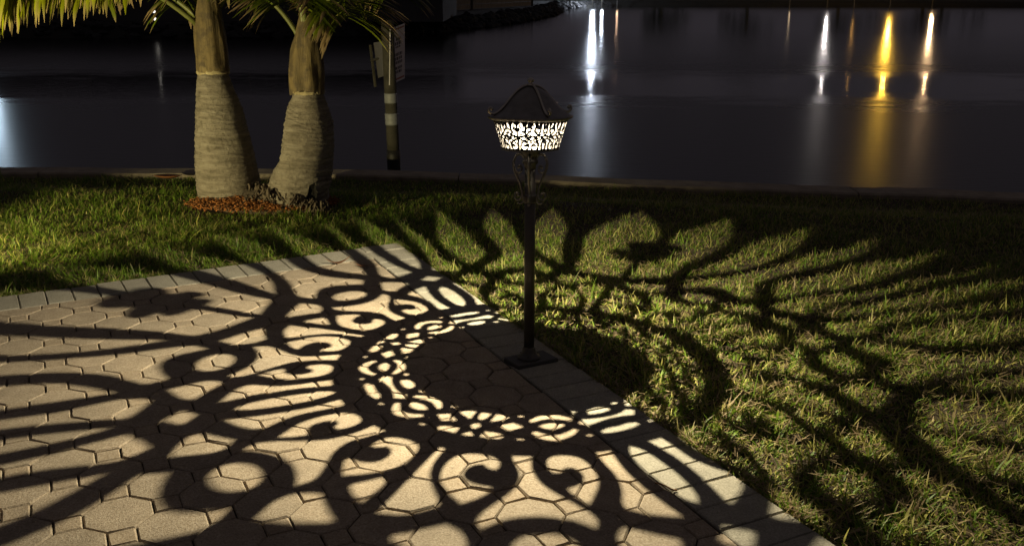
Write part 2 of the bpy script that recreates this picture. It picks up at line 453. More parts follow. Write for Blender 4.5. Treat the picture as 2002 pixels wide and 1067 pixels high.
def brick_row(direction, normal, count, start):
    for k in range(count):
        a0 = start + k*BP; a1 = a0 + BP
        C = Vector(CORNER)
        q_ = [C + direction*a0, C + direction*a1, C + direction*a1 + normal*BRL, C + direction*a0 + normal*BRL]
        q_ = [(p.x, p.y) for p in q_]
        if area(q_) < 0: q_ = q_[::-1]
        mx = sum(p[0] for p in q_)/4; my = sum(p[1] for p in q_)/4
        vs, fs = paver_mesh([((p[0]-mx)*S, (p[1]-my)*S) for p in q_])
        me = bpy.data.meshes.new('border_brick'); me.from_pydata(vs, [], fs); me.update(); me.materials.append(M['brick'])
        p = lat(mx, my)
        if p.y > -.6 and p.x > -4.5: place_paver('border_brick', me, p, YAW, 'brick')
brick_row(dirR, nR, 31, 0.0)
brick_row(dirL, nL, 34, BRL)
for key, nm in (('octagon', 'octagon_paver'), ('square', 'square_paver'), ('brick', 'border_brick')):
    if rest[key].v: tag(rest[key].build(nm, M[key], patio), kind='stuff')

# ------------------------------------------------------------------ the path lamp with its cut-out shade
BASE = Vector((.061, 3.149, 0)); LEAN = .055
ZL = .887; ZB, RB = .755, .0952; ZT, RT = .856, .1272             # light, bottom and top of the shade
M2 = -156.5                                                     # angle of one rib, degrees
PXD = 7.3529                                                    # drawing units per degree
def ground_r(y): return .4*math.exp(y/900*2.0149)
def wall_pt(X, y):
    th = math.radians(M2 + X/PXD); k = ground_r(y)/ZL
    m = (RT - RB)/(ZT - ZB)                                     # R(z) = RB + m (z - ZB) = k (ZL - z)
    z = (k*ZL - RB + m*ZB)/(k + m)
    return th, min(max(z, ZB + .0015), ZT - .002)
def plate_pt(a, y):
    th = math.radians(M2 + (355 + a)/PXD); return th, ground_r(y)/ZL*(ZL - ZB)
def chaikin(p, it=2, keep=52):
    """round a closed outline but leave its sharp corners"""
    n = len(p); P = []
    for i in range(n):
        a = Vector(p[i]) - Vector(p[i-1]); b_ = Vector(p[(i+1) % n]) - Vector(p[i])
        P.append((p[i][0], p[i][1], math.degrees(a.angle(b_, 0)) > keep))
    for _ in range(it):
        q_ = []
        for i in range(len(P)):
            a, b_ = P[i], P[(i+1) % len(P)]
            if a[2]: q_.append(a)
            q_.append((a[0]*.75 + b_[0]*.25, a[1]*.75 + b_[1]*.25, False)); q_.append((a[0]*.25 + b_[0]*.75, a[1]*.25 + b_[1]*.75, False))
        P = q_
    return [(x, y) for x, y, _ in P]
def grow(p, d):
    """widen an opening by d drawing units"""
    a = sum(p[i][0]*p[(i+1) % len(p)][1] - p[(i+1) % len(p)][0]*p[i][1] for i in range(len(p))); sg = 1 if a > 0 else -1
    out = []
    for i in range(len(p)):
        t = Vector(p[(i+1) % len(p)]) - Vector(p[i-1]); t.normalize(); out.append((p[i][0] + sg*t.y*d, p[i][1] - sg*t.x*d))
    return out
def ell(cx, cy, rx, ry, n=14): return [(cx + rx*math.cos(2*math.pi*i/n), cy + ry*math.sin(2*math.pi*i/n)) for i in range(n)]
def mir(p, ax): return [(2*ax - x, y) for x, y in p][::-1]
# scroll openings of one quarter, X from the rib, mirrored about X = 331
half = [
 [(38,240),(66,240),(64,280),(60,320),(66,355),(79,385),(72,400),(50,415),(27,425),(34,390),(40,350),(44,310),(42,275)],
 # narrow hooked crescent
 [(85,305),(88,272),(98,250),(116,240),(138,240),(150,252),(153,276),(147,296),(136,298),(126,284),(114,284),(104,302),(106,322),(118,334),(133,340),(126,360),(113,378),(98,352),(88,330)],
 # wide hooked crescent
 [(222,282),(227,256),(246,244),(272,243),(294,252),(304,280),(303,306),(296,334),(278,358),(254,379),(234,360),(224,341),(252,336),(267,324),(271,303),(262,285),(248,281),(238,293),(227,295)],
 # Y between the crescents with its arch
 [(175,240),(208,240),(202,270),(192,300),(193,325),(203,350),(220,374),(234,402),(226,424),(206,406),(184,397),(158,397),(134,408),(116,424),(109,408),(122,382),(146,352),(164,325),(172,300),(176,270)],
 [(47,458),(70,440),(88,425),(98,432),(103,450),(95,470),(85,492),(65,480),(50,466)],
 ell(165, 455, 31, 27),
 [(230,455),(240,430),(260,420),(280,435),(305,452),(280,468),(240,487)],
 [(18,525),(38,512),(58,505),(70,530),(62,560),(52,590),(48,630),(47,705),(44,812),(34,818),(32,705),(32,650),(30,590),(24,555)],
 [(85,548),(103,578),(120,620),(116,665),(108,710),(100,812),(72,818),(62,700),(70,630)],
 [(102,522),(115,500),(135,515),(160,527),(178,525),(195,508),(210,488),(222,515),(208,545),(192,575),(182,605),(174,640),(166,690),(160,812),(124,816),(136,690),(143,640),(140,600),(130,565)],
 [(234,556),(229,600),(224,650),(224,720),(226,812),(182,816),(180,715),(184,670),(190,640),(202,605),(220,575)],
]
def taper(p, y_in=772, y_tip=884):
    """let the outermost openings narrow to a point under the rim"""
    n = len(p); q_ = []
    for i in range(n):
        (x, y), (x2, y2) = p[i], p[(i+1) % n]
        q_.append((x, y_in if y > 800 else y))
        if y > 800 and y2 > 800: q_ += [(x*.72 + x2*.28, (y_in + y_tip)/2 + 12), ((x + x2)/2, y_tip), (x*.28 + x2*.72, (y_in + y_tip)/2 + 12)]
    return q_
half = [taper(p) for p in half]
holes = []
for p in half:
    holes.append(p); holes.append(mir(p, 331))
single = [
 [(0,240),(13,258),(18,300),(17,350),(10,395),(0,408),(-10,395),(-17,350),(-18,300),(-13,258)],
 [(-20,470),(0,452),(20,470),(0,490)],
 [(0,540),(9,570),(12,620),(14,690),(12,812),(-12,812),(-14,690),(-12,620),(-9,570)],
 [(273,390),(298,355),(309,365),(308,412),(288,406)],
 [(327,240),(338,243),(339,290),(350,330),(370,360),(387,386),(374,402),(356,416),(330,421)],
 # openings round the four-lobed island on the seam
 [(311,500),(285,516),(253,537),(258,590),(253,660),(250,720),(252,812),(311,816),(311,722),(300,722),(288,710),(286,690),(298,672),(281,664),(276,646),(284,630),(299,630),(290,616),(294,604),(311,598)],
 [(327,500),(352,503),(380,510),(409,530),(404,590),(408,660),(412,720),(410,812),(327,816),(327,724),(346,722),(358,708),(356,688),(346,672),(366,664),(376,646),(368,630),(350,630),(360,616),(352,603),(327,599)],
]
single = [taper(p) for p in single]
X0, X1 = 319 - 662, 319
quarter = []
for p in holes + single:
    cx = sum(x for x, _ in p)/len(p)
    k = 0
    while cx + k > X1: k -= 662
    while cx + k < X0: k += 662
    quarter.append(chaikin(grow([(x + k, y) for x, y in p], -0.6), 2))
fil_half = [
 ell(-330 + 72, 42, 13, 10, 10), ell(-330 + 76, 172, 10, 7, 10),
 [(-245,72),(-230,55),(-213,40),(-185,34),(-157,40),(-140,55),(-127,72),(-130,88),(-145,82),(-165,70),(-185,66),(-205,70),(-225,82),(-240,88)],
 [(-219,108),(-203,92),(-171,90),(-149,106),(-167,128),(-201,128)],
 [(-241,142),(-230,130),(-210,145),(-185,156),(-160,145),(-143,132),(-130,142),(-145,165),(-165,178),(-185,183),(-205,176),(-225,163)],
 ell(-104, 47, 11, 8, 10), ell(-110, 174, 10, 7, 10),
 [(-117,112),(-88,88),(-50,112),(-83,138)],
 [(-76,62),(-55,40),(-30,38),(-26,92),(-45,84),(-62,74)],
 [(-77,165),(-62,149),(-28,149),(-26,179),(-66,181)],
]
fil_single = [
 [(-415,110),(-395,88),(-360,96),(-330,100),(-290,101),(-260,90),(-242,110),(-265,132),(-290,121),(-330,114),(-365,122),(-395,130)],
 [(-368,70),(-360,42),(-330,32),(-300,42),(-292,68),(-315,77),(-345,77)],
 [(-378,172),(-376,156),(-355,147),(-330,151),(-305,147),(-284,156),(-282,172),(-310,178),(-350,178)],
 [(-17,38),(17,38),(13,78),(0,90),(-13,78)], [(-16,121),(0,102),(16,121),(0,144)], [(-17,177),(0,156),(17,177),(0,183)],
]
A0, A1 = -121, 541
fil = []
for p in fil_half + [mir(p, 0) for p in fil_half] + fil_single:
    cx = sum(x for x, _ in p)/len(p); k = 0
    while cx + k < A0: k += 662
    while cx + k > A1: k -= 662
    fil.append(chaikin(grow([(x + k, y) for x, y in p], -2.2), 1))
def cut_sheet(name, polys, w, hgt, nx, ny, mapper, copies, mat, parent, thick):
    """sheet [0,w]x[0,hgt] with openings, laid on a surface by mapper, repeated round the axis"""
    V = []; E_ = []
    for i in range(nx + 1):
        for j in range(ny + 1): V.append(Vector((w*i/nx, hgt*j/ny)))
    for p in polys:
        n0 = len(V); V += [Vector(q_) for q_ in p]
        E_ += [(n0 + i, n0 + (i+1) % len(p)) for i in range(len(p))]
    vo, eo, fo, *_ = delaunay_2d_cdt(V, E_, [], 0, 1e-7)
    P = [np.array([(q_[0], q_[1]) for q_ in p]) for p in polys]
    keep = []
    cen = np.array([[sum(vo[i].x for i in f)/3, sum(vo[i].y for i in f)/3] for f in fo])
    dead = np.zeros(len(fo), bool)
    for p in P:
        bb = (cen[:, 0] > p[:, 0].min()) & (cen[:, 0] < p[:, 0].max()) & (cen[:, 1] > p[:, 1].min()) & (cen[:, 1] < p[:, 1].max())
        ii = np.where(bb)[0]
        if not len(ii): continue
        x, y = cen[ii, 0], cen[ii, 1]; r = np.zeros(len(ii), bool); n = len(p)
        for k in range(n):
            x1, y1 = p[k]; x2, y2 = p[k-1]
            if y1 == y2: continue
            r ^= ((y1 > y) != (y2 > y)) & (x < (x2-x1)*(y-y1)/(y2-y1) + x1)
        dead[ii] |= r
    tris = [f for f, d in zip(fo, dead) if not d]
    vs = []; fs = []
    for c in range(copies):
        n0 = len(vs); vs += [mapper(v.x, v.y, c) for v in vo]; fs += [tuple(i + n0 for i in f) for f in tris]
    o = mesh_obj(name, vs, fs, mat, parent)
    bm = bmesh.new(); bm.from_mesh(o.data); bmesh.ops.remove_doubles(bm, verts=bm.verts, dist=2e-5)
    bmesh.ops.delete(bm, geom=[v for v in bm.verts if not v.link_faces], context='VERTS')
    bmesh.ops.recalc_face_normals(bm, faces=bm.faces); bm.to_mesh(o.data); bm.free()
    sm = o.modifiers.new('thickness', 'SOLIDIFY'); sm.thickness = thick; sm.offset = 0
    return o
lamp = empty('path_lamp', BASE, (-math.atan(LEAN), 0, 0))
tag(lamp, 'dark bronze lantern on a slim post with glowing cut-out shade beside the paving', 'lamp')
# wall: u = angle * mean radius, v = height above the bottom edge
RM = .113; QW = math.pi/2*RM; HW = ZT - ZB
TH0 = math.radians(M2 + X0/PXD)
wall_polys = []
for p in quarter:
    q_ = []
    for X, y in p:
        th, z = wall_pt(X, y); q_.append(((math.radians(M2 + X/PXD) - TH0)*RM, z - ZB))
    wall_polys.append(q_)
QW = math.radians(662/PXD)*RM
def wall_map(u, v, c):
    th = TH0 + (u/QW + c)*math.pi/2; R = RB + (RT - RB)*v/HW
    return (R*math.cos(th), R*math.sin(th), ZB + v)
cut_sheet('shade_wall', wall_polys, QW, HW, 24, 7, wall_map, 4, M['shade'], lamp, .0009)
TA0 = math.radians(M2 + (355 + A0)/PXD); RP0 = .030; PW = math.radians(662/PXD)*.08
plate_polys = []
for p in fil:
    q_ = []
    for a, y in p:
        th, r = plate_pt(a, y); q_.append(((math.radians(M2 + (355 + a)/PXD) - TA0)*.08, r - RP0))
    plate_polys.append(q_)
HP = RB + .001 - RP0
def plate_map(u, v, c):
    th = TA0 + (u/PW + c)*math.pi/2; r = RP0 + v
    return (r*math.cos(th), r*math.sin(th), ZB)
cut_sheet('shade_floor', plate_polys, PW, HP, 24, 7, plate_map, 4, M['shade'], lamp, .0009)
mb = MB(); mb.lathe([(.0, ZB + .0035), (.034, ZB + .0035), (.036, ZB), (.034, ZB - .012), (.026, ZB - .020), (.0215, ZB - .034), (.027, ZB - .040), (.027, ZB - .050), (.020, ZB - .056), (.0188, ZB - .07)], 32)
mb.build('shade_socket', M['bronze'], lamp, True)
# rings that finish the shade
mb = MB()
mb.lathe([(RB - .0012, ZB - .001), (RB + .0022, ZB - .002), (RB + .0026, ZB + .0028), (RB + .0005, ZB + .0032)], 64); mb.build('bottom_ring', M['bronze'], lamp, True)
RIB = [math.radians(M2 + 90*k) for k in range(4)]
def plan(a, z):
    w_ = max(0, min(1, (.885 - z)/.03)); return 1 + .035*w_*math.cos(4*(a - RIB[0]))
mb = MB()
mb.lathe([(RT - .002, ZT - .003), (RT + .004, ZT - .004), (RT + .010, ZT - .001), (.142, .8585), (.1425, .8625), (.136, .8665), (.126, .871), (.115, .878), (.104, .8865),
          (.094, .8965), (.084, .9085), (.073, .9215), (.061, .9335), (.049, .9440), (.036, .9525), (.022, .9585), (.010, .9615), (.001, .963)], 96, plan=plan)
mb.build('lantern_roof', M['roofmetal'], lamp, True)
for th in RIB:
    c, s_ = math.cos(th), math.sin(th); mb = MB()
    prof = [(.010, .9655), (.030, .9600), (.048, .9490), (.064, .9340), (.078, .9190), (.092, .9030), (.107, .8890), (.122, .8780), (.138, .8735), (.149, .8800), (.1515, .8890), (.146, .8950), (.1395, .8915)]
    pts = spline([(r*c, r*s_, z) for r, z in prof], 4)
    mb.tube(pts, [.0042]*(len(pts) - 8) + [.0042 - .0002*k for k in range(8)], 8)
    mb.sphere((.1405*c, .1405*s_, .8900), .0058, 10, 6); mb.build('roof_rib', M['ribmetal'], lamp, True)
mb = MB(); mb.lathe([(.0, .9615), (.014, .9620), (.0155, .9655), (.009, .9690), (.0065, .9730), (.010, .9770), (.0115, .9815), (.009, .9860), (.004, .9890), (.0, .9895)], 20)
mb.build('finial', M['ribmetal'], lamp, True)
# scroll brackets under the shade
for th in RIB:
    t2 = th + math.radians(60); c, s_ = math.cos(t2), math.sin(t2); mb = MB()
    def arm(prof, r0, r1):
        pts = spline([(r*c, r*s_, z) for r, z in prof], 5); n = len(pts)
        mb.tube(pts, [r0 + (r1 - r0)*k/(n-1) for k in range(n)], 8)
    arm([(.018,.720),(.030,.735),(.046,.732),(.056,.714),(.057,.695),(.051,.673),(.042,.653),(.034,.634),(.0285,.614),(.028,.596),(.034,.582),(.045,.579),(.052,.589),(.049,.601),(.040,.602),(.037,.594)], .0044, .0034)
    arm([(.056,.700),(.052,.682),(.042,.672),(.032,.676),(.029,.688),(.035,.697),(.042,.692)], .0040, .0034)
    arm([(.030,.610),(.024,.592),(.023,.577),(.030,.567),(.038,.568)], .0038, .0032)
    for r, z in ((.0395, .5955), (.0395, .691), (.038, .568)): mb.sphere((r*c, r*s_, z), .0052, 8, 6)
    mb.build('scroll_bracket', M['roofmetal'], lamp, True)
mb = MB(); mb.lathe([(.0, .030), (.0185, .030), (.0185, .707), (.0, .707)], 32); po = mb.build('post', M['bronze'], lamp, True)
mb = MB(); mb.lathe([(.0, .57), (.0215, .57), (.0225, .574), (.0225, .592), (.0215, .596), (.0, .596)], 32); mb.build('post_collar', M['bronze'], lamp, True)
mb = MB(); mb.lathe([(.0, .008), (.038, .008), (.041, .011), (.041, .017), (.038, .021), (.031, .026), (.026, .033), (.0235, .042), (.0225, .050), (.0205, .053), (.0, .053)], 32); fl = mb.build('base_flange', M['bronze'], lamp, True)
for k in range(3):
    a = math.radians(-95 + 120*k); mb = MB(); mb.sphere((.032*math.cos(a), .032*math.sin(a), .025), .0055, 8, 6, (1, 1, .7)); mb.build('screw', M['plate'], fl, True)
pq = [(.547, .772), (.993, .416), (1.652, 1.138), (1.206, 1.494)]
inv = Matrix.Rotation(-math.atan(LEAN), 4, 'X').inverted()
mb = MB(); pts = [inv @ (lat(*p) - BASE) for p in pq]; cen = sum(pts, Vector())/4
lowp = [cen + (p - cen) + Vector((0, 0, -.004)) for p in pts]; midp = [p + Vector((0, 0, .010)) for p in pts]; topp = [cen + (p - cen)*.965 + Vector((0, 0, .0125)) for p in pts]
mb.add(lowp + midp + topp, [(0,1,5,4),(1,2,6,5),(2,3,7,6),(3,0,4,7),(4,5,9,8),(5,6,10,9),(6,7,11,10),(7,4,8,11),(8,9,10,11)])
mb.build('base_plate', M['plate'], lamp)
# the light: a small diode under the roof
mb = MB(); mb.lathe([(.0, .914), (.012, .914), (.012, .906), (.006, .9045), (.0, .9045)], 16); mb.build('diode_holder', M['plate'], lamp)
ld = bpy.data.lights.new('lamp_light', 'POINT'); ld.energy = LAMP_POWER; ld.color = LAMP_COLOR; ld.shadow_soft_size = .0012
lo = bpy.data.objects.new('lamp_light', ld); col.objects.link(lo); lo.parent = lamp; lo.location = (0, 0, ZL)

# ------------------------------------------------------------------ bottle palms
def from_px(rows, Y):
    """silhouette rows (y, left x, right x) -> centre and radius in the upright plane at depth Y"""
    out = []
    for y, xl, xr in rows:
        a, b_ = at(xl, y, Y), at(xr, y, Y); out.append(((a.x + b_.x)/2, (a.z + b_.z)/2, abs(b_.x - a.x)/2))
    return sorted(out, key=lambda t: t[1])
def trunk_mesh(rows, Y, nring, seed, ridge, lump, flat=1.0, flute=0.0):
    R = from_px(rows, Y); zs = np.array([r[1] for r in R]); cx = np.array([r[0] for r in R]); rr = np.array([r[2] for r in R])
    n = 48; rs = np.random.default_rng(seed); ph = rs.uniform(0, 6.28, 8); amp = rs.normal(0, ridge*10, 64)
    vs = []; fs = []; L = nring*4
    zz = np.linspace(zs[0], zs[-1], L + 1)
    for k, z in enumerate(zz):
        x = np.interp(z, zs, cx); r = np.interp(z, zs, rr); t = k/L
        f = (k % 4)/4
        for i in range(n):
            a = 2*math.pi*i/n
            rad = r*(1 + ridge*(.5 - f)*(1 if f else -1.2) * (.4 + .6*abs(math.sin(k*1.7 + ph[0] + 2*math.sin(a))))
                     + lump*(math.sin(2*a + ph[1] + 3*t) + .7*math.sin(3*a + ph[2] - 5*t) + .5*math.sin(5*a + ph[3] + 14*t)) + flute*abs(math.sin(3.5*a + ph[5] + .6*t)) - flute*.6 + amp[k//4 % len(amp)]*.02)
            vs.append((x + rad*math.cos(a), Y + flat*rad*math.sin(a), z + .011*math.sin(a*2 + ph[4] + t*9) + .007*math.sin(a*3 - ph[6] + t*23)))
    for k in range(L):
        for i in range(n):
            i2 = (i+1) % n; fs.append((k*n + i, k*n + i2, (k+1)*n + i2, (k+1)*n + i))
    fs.append(tuple(L*n + i for i in range(n)))
    return vs, fs
GREEN = np.array([.10, .155, .012]); YEL = np.array([.31, .34, .008]); TAN = np.array([.40, .29, .15])
def frond(name, parent, p0, az, e0, e1, L, seed, nleaf=34, ll=.40, hang=.55, tipdry=.25, yellow=.3, bend=0.0):
    """arching feather leaf: rachis tube and two rows of folded leaflets"""
    rs = np.random.default_rng(seed); n = 26; pts = [Vector(p0)]; dirs = []
    for k in range(n):
        t = k/(n-1); e = e0 + (e1 - e0)*t**1.25; a = az + bend*t
        d = Vector((math.cos(a)*math.cos(e), math.sin(a)*math.cos(e), math.sin(e))); dirs.append(d); pts.append(pts[-1] + d*L/n)
    dirs.append(dirs[-1])
    mb = MB(); mb.tube(pts, [.017*(1 - .82*k/n) for k in range(n+1)], 7)
    ob = mb.build(name, M['petiole'], parent, True)
    V = []; Q = []; C = []
    for i in range(nleaf):
        t = .24 + .76*(i + .5)/nleaf; f = t*n; k = min(int(f), n-1); P = pts[k].lerp(pts[k+1], f - k); d = dirs[k]
        side0 = d.cross(Vector((0, 0, 1))).normalized()
        env = math.sin(math.pi*min(1, (t - .18)/.9))**.6
        for sgn in (-1, 1):
            ln = ll*(.45 + .6*env)*rs.uniform(.88, 1.1); w = .013*rs.uniform(.8, 1.2)
            q = (side0*sgn*rs.uniform(.75, 1) + d*rs.uniform(.45, .8) + Vector((0, 0, rs.uniform(.0, .35)))).normalized()
            p = P.copy(); seg = 6; dry = rs.random() < .9; td = tipdry*rs.uniform(.4, 1.6) if dry else 0
            base = GREEN*(1-yellow) + YEL*yellow; base = base*rs.uniform(.75, 1.25)
            n0 = len(V)
            for s_ in range(seg + 1):
                u = s_/seg; wd = w*(.55 + 1.3*u*(1-u)*1.6)*(1 if u < .95 else .15)
                up = q.cross(side0).normalized() if abs(q.dot(side0)) < .98 else Vector((0, 0, 1))
                across = q.cross(Vector((0, 0, 1)))
                across = across.normalized() if across.length > .15 else d.copy()
                fold = across.cross(q).normalized()
                V += [tuple(p - across*wd - fold*wd*.35), tuple(p), tuple(p + across*wd - fold*wd*.35)]
                m = min(1, max(0, (u - (1 - td))/.10)) if td > 0 else 0
                c = base*(1-m) + TAN*m*(.75 + .5*rs.random()); C += [(*c, 1)]*3
                p = p + q*ln/seg
                q = (q + Vector((rs.normal(0, .03), rs.normal(0, .03), -hang*(.16 + .34*u)))).normalized()
            for s_ in range(seg):
                b_ = n0 + s_*3; Q += [(b_, b_+1, b_+4, b_+3), (b_+1, b_+2, b_+5, b_+4)]
    lo_ = np_mesh('leaflets', np.array(V), np.array(Q), None, M['frond'], np.array(C)); lo_.parent = ob
    return ob
YA, YB = 5.88, 5.73
palmA = empty('bottle_palm', (at(445, 388, YA).x, YA, 0)); tag(palmA, 'swollen grey bottle palm trunk left of its leaning twin', 'palm tree', 'pair of bottle palms')
palmB = empty('bottle_palm', (at(585, 398, YB).x, YB, 0)); tag(palmB, 'crooked bottle palm with dark notch in its base, nearer the signpost', 'palm tree', 'pair of bottle palms')
def local_parts(parent, objs):
    for o in objs:
        o.parent = parent; o.location = -parent.location
trA = [(140,387,446),(150,386,447),(165,385,453),(200,384,467),(230,383,477),(260,383,486),(290,383,494),(320,384,501),(345,385,506),(365,387,508),(382,391,506),(400,398,500)]
trB = [(178,574,632),(190,572,634),(215,563,643),(240,557,650),(262,555,652),(290,551,652),(308,546,651),(325,538,650),(345,530,648),(368,526,646),(390,523,643),(410,524,638)]
shA = [(142,386,447),(136,386,447),(110,384,444),(80,382,441),(50,380,436),(20,384,431),(-10,390,427),(-45,397,422)]
shB = [(180,570,634),(174,569,634),(150,566,634),(120,567,632),(95,570,630),(60,577,626),(20,587,620),(-15,594,614)]
oA = mesh_obj('trunk', *trunk_mesh(trA, YA, 26, 3, .045, .012), M['bark'], None, True)
oB = mesh_obj('trunk', *trunk_mesh(trB, YB, 24, 5, .055, .014), M['bark'], None, True)
sA = mesh_obj('crownshaft', *trunk_mesh(shA, YA, 6, 8, .02, .03, 1, .07), M['shaft'], None, True)
sB = mesh_obj('crownshaft', *trunk_mesh(shB, YB, 6, 9, .02, .04, 1, .09), M['shaft'], None, True)
def collar(rows, Y, seed):
    (x, z, r), = from_px(rows, Y); rs = np.random.default_rng(seed); n = 60; vs = []; fs = []
    for j, (dr, dz) in enumerate(((.99, -.012), (1.05, -.006), (1.06, .004), (1.0, .010))):
        for i in range(n):
            a = 2*math.pi*i/n; k = r*dr*(1 + rs.normal(0, .012)); vs.append((x + k*math.cos(a), Y + k*math.sin(a), z + dz + rs.normal(0, .0035)))
    for j in range(3):
        for i in range(n):
            i2 = (i+1) % n; fs.append((j*n+i, j*n+i2, (j+1)*n+i2, (j+1)*n+i))
    return mesh_obj('leaf_scar_ring', vs, fs, M['collar'], None, True)
M['collar'] = simple('pale_scar', (.25, .20, .10), (.46, .39, .22), 30, .9, .5, .004)
cA = collar([(141, 387, 446)], YA, 1); cB = collar([(179, 573, 633)], YB, 2)
local_parts(palmA, [oA, sA, cA]); local_parts(palmB, [oB, sB, cB])
# dark split in the foot of the second palm
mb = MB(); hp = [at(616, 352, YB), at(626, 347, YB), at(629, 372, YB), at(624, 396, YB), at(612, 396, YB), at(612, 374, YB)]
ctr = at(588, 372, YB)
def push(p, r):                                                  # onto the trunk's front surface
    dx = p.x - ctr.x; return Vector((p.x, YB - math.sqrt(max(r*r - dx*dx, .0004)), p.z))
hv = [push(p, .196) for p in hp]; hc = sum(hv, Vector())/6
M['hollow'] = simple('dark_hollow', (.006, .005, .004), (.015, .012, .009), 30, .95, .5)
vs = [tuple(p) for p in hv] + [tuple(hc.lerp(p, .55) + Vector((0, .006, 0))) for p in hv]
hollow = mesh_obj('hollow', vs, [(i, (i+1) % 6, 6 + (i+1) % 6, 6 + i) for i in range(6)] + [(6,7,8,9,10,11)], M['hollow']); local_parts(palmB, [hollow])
# root fringe between and in front of the trunks
def roots(name, spots, parent, seed, cnt):
    rs = np.random.default_rng(seed); mb = MB()
    for _ in range(cnt):
        x0, y0, x1, y1, Yd = spots[rs.integers(len(spots))]; t = rs.random()
        P = at(x0 + (x1-x0)*t + rs.normal(0, 3), y0 + (y1-y0)*t + rs.normal(0, 3), Yd + rs.normal(0, .03)); ln = rs.uniform(.04, .10)
        d = Vector((rs.normal(.1, .5), -rs.uniform(.3, .9), -rs.uniform(.7, 1.2))).normalized(); r = rs.uniform(.004, .009)
        pts = [P]
        for k in range(3):
            d = (d + Vector((rs.normal(0, .25), rs.normal(0, .2), rs.normal(-.1, .15)))).normalized(); pts.append(pts[-1] + d*ln/3)
        mb.tube(pts, [r, r*.9, r*.75, r*.5], 5)
    o = mb.build(name, M['root'], None, True); local_parts(parent, [o]); return o
tag(roots('roots', [(470,378,500,358,5.80),(480,385,560,380,5.66),(500,362,530,364,5.75),(525,368,560,378,5.60),(560,380,630,396,5.55),(600,392,642,398,5.56)], palmB, 4, 300), kind='stuff')
mb = MB(); rs = np.random.default_rng(12)                       # soil mound that the roots grip
mc = at(520, 385, 5.74); n = 28; vs = []; fs = []
for j in range(9):
    t = j/8
    for i in range(n):
        a = 2*math.pi*i/n; r = (1-t); vs.append((mc.x + .06 + r*.38*math.cos(a), 5.74 + r*.20*math.sin(a), -.04 + .125*(1 - r*r) + rs.normal(0, .006)))
for j in range(8):
    for i in range(n):
        i2 = (i+1) % n; fs.append((j*n+i, j*n+i2, (j+1)*n+i2, (j+1)*n+i))
mound = mesh_obj('root_mound', vs, fs, M['root'], None, True); local_parts(palmB, [mound])
# leaves of the two palms
rel = lambda p, P: Vector(p) - P.location
def add_fronds(P, defs):
    for d in defs: frond('frond', P, rel(d[0], P), *d[1:-1], **d[-1])
A0p = at(408, 20, YA); B0p = at(604, 60, YB)
R_ = math.radians
add_fronds(palmA, [
    (A0p + Vector((-.07, -.03, -.08)), R_(210), R_(42), R_(-54), 1.58, 21, dict(yellow=1.0, tipdry=.14, ll=.58, hang=1.9, nleaf=84)),  # this frond and the next: spotlight glow put into a yellower leaflet colour
    (A0p + Vector((-.07, .02, -.05)), R_(188), R_(44), R_(-46), 1.30, 22, dict(yellow=.9, tipdry=.18, ll=.46, hang=1.7, nleaf=46)),
    (A0p + Vector((.02, .04, .0)), R_(80), R_(56), R_(-56), 1.1, 23, dict(hang=1.1, ll=.38)),
    (A0p + Vector((.05, .02, .0)), R_(38), R_(54), R_(-52), 1.0, 24, dict(hang=1.1, ll=.38)),
    (A0p + Vector((.01, -.04, .05)), R_(265), R_(84), R_(10), 1.4, 25, dict(hang=.7)),
    (A0p + Vector((-.04, .04, .0)), R_(148), R_(50), R_(-50), 1.15, 26, dict(hang=1.2, yellow=.4, ll=.38))])
add_fronds(palmB, [
    (B0p + Vector((.04, -.05, -.02)), R_(312), R_(76), R_(-60), .50, 31, dict(yellow=.35, tipdry=.34, ll=.40, hang=.62, nleaf=46)),
    (B0p + Vector((-.05, .01, -.06)), R_(160), R_(58), R_(-42), 1.0, 32, dict(yellow=.1, hang=.9)),
    (B0p + Vector((.05, .02, -.05)), R_(62), R_(64), R_(-40), .95, 33, dict(yellow=.1, hang=.7)),
    (B0p + Vector((-.02, .05, -.04)), R_(112), R_(60), R_(-52), 1.0, 34, dict(yellow=.1, hang=1.0)),
    (B0p + Vector((-.02, -.04, .0)), R_(245), R_(86), R_(6), 1.35, 35, dict(yellow=.2, hang=.6)),
    (B0p + Vector((-.01, -.03, .0)), R_(275), R_(72), R_(-40), .58, 36, dict(yellow=.2, hang=.5, ll=.40))])

# ------------------------------------------------------------------ mulch bed of orange chips
rs = np.random.default_rng(33); V = []; Q = []; C = []
mcx, mcy = at(510, 396, 5.66).x, 5.72
for _ in range(3600):
    a = rs.uniform(0, 6.283); r = math.sqrt(rs.random()); x = mcx + .455*r*math.cos(a) + rs.normal(0, .015); y = mcy + .25*r*math.sin(a) + rs.normal(0, .015)
    z = .004 + .030*(1 - r*r) + rs.uniform(-.012, .014)
    l, w, t = rs.uniform(.008, .030), rs.uniform(.004, .011), rs.uniform(.002, .005)
    R = Matrix.Rotation(rs.uniform(0, 6.28), 3, 'Z') @ Matrix.Rotation(rs.normal(0, .4), 3, 'X') @ Matrix.Rotation(rs.normal(0, .4), 3, 'Y')
    n0 = len(V)
    for sx, sy, sz in ((-1,-1,-1),(1,-.7,-1),(.8,1,-1),(-1,.8,-1),(-.9,-.9,1),(1,-.6,1),(.7,.9,1),(-1,.7,1)):
        p = R @ Vector((sx*l/2, sy*w/2, sz*t/2)); V.append((x + p.x, y + p.y, z + p.z))
    Q += [tuple(n0 + i for i in f) for f in ((0,1,5,4),(1,2,6,5),(2,3,7,6),(3,0,4,7),(4,5,6,7),(3,2,1,0))]
    c = np.array([.36, .135, .035])*rs.uniform(.2, 1.15) + np.array([.03, .02, .01])*rs.random(); C += [(*c, 1)]*8
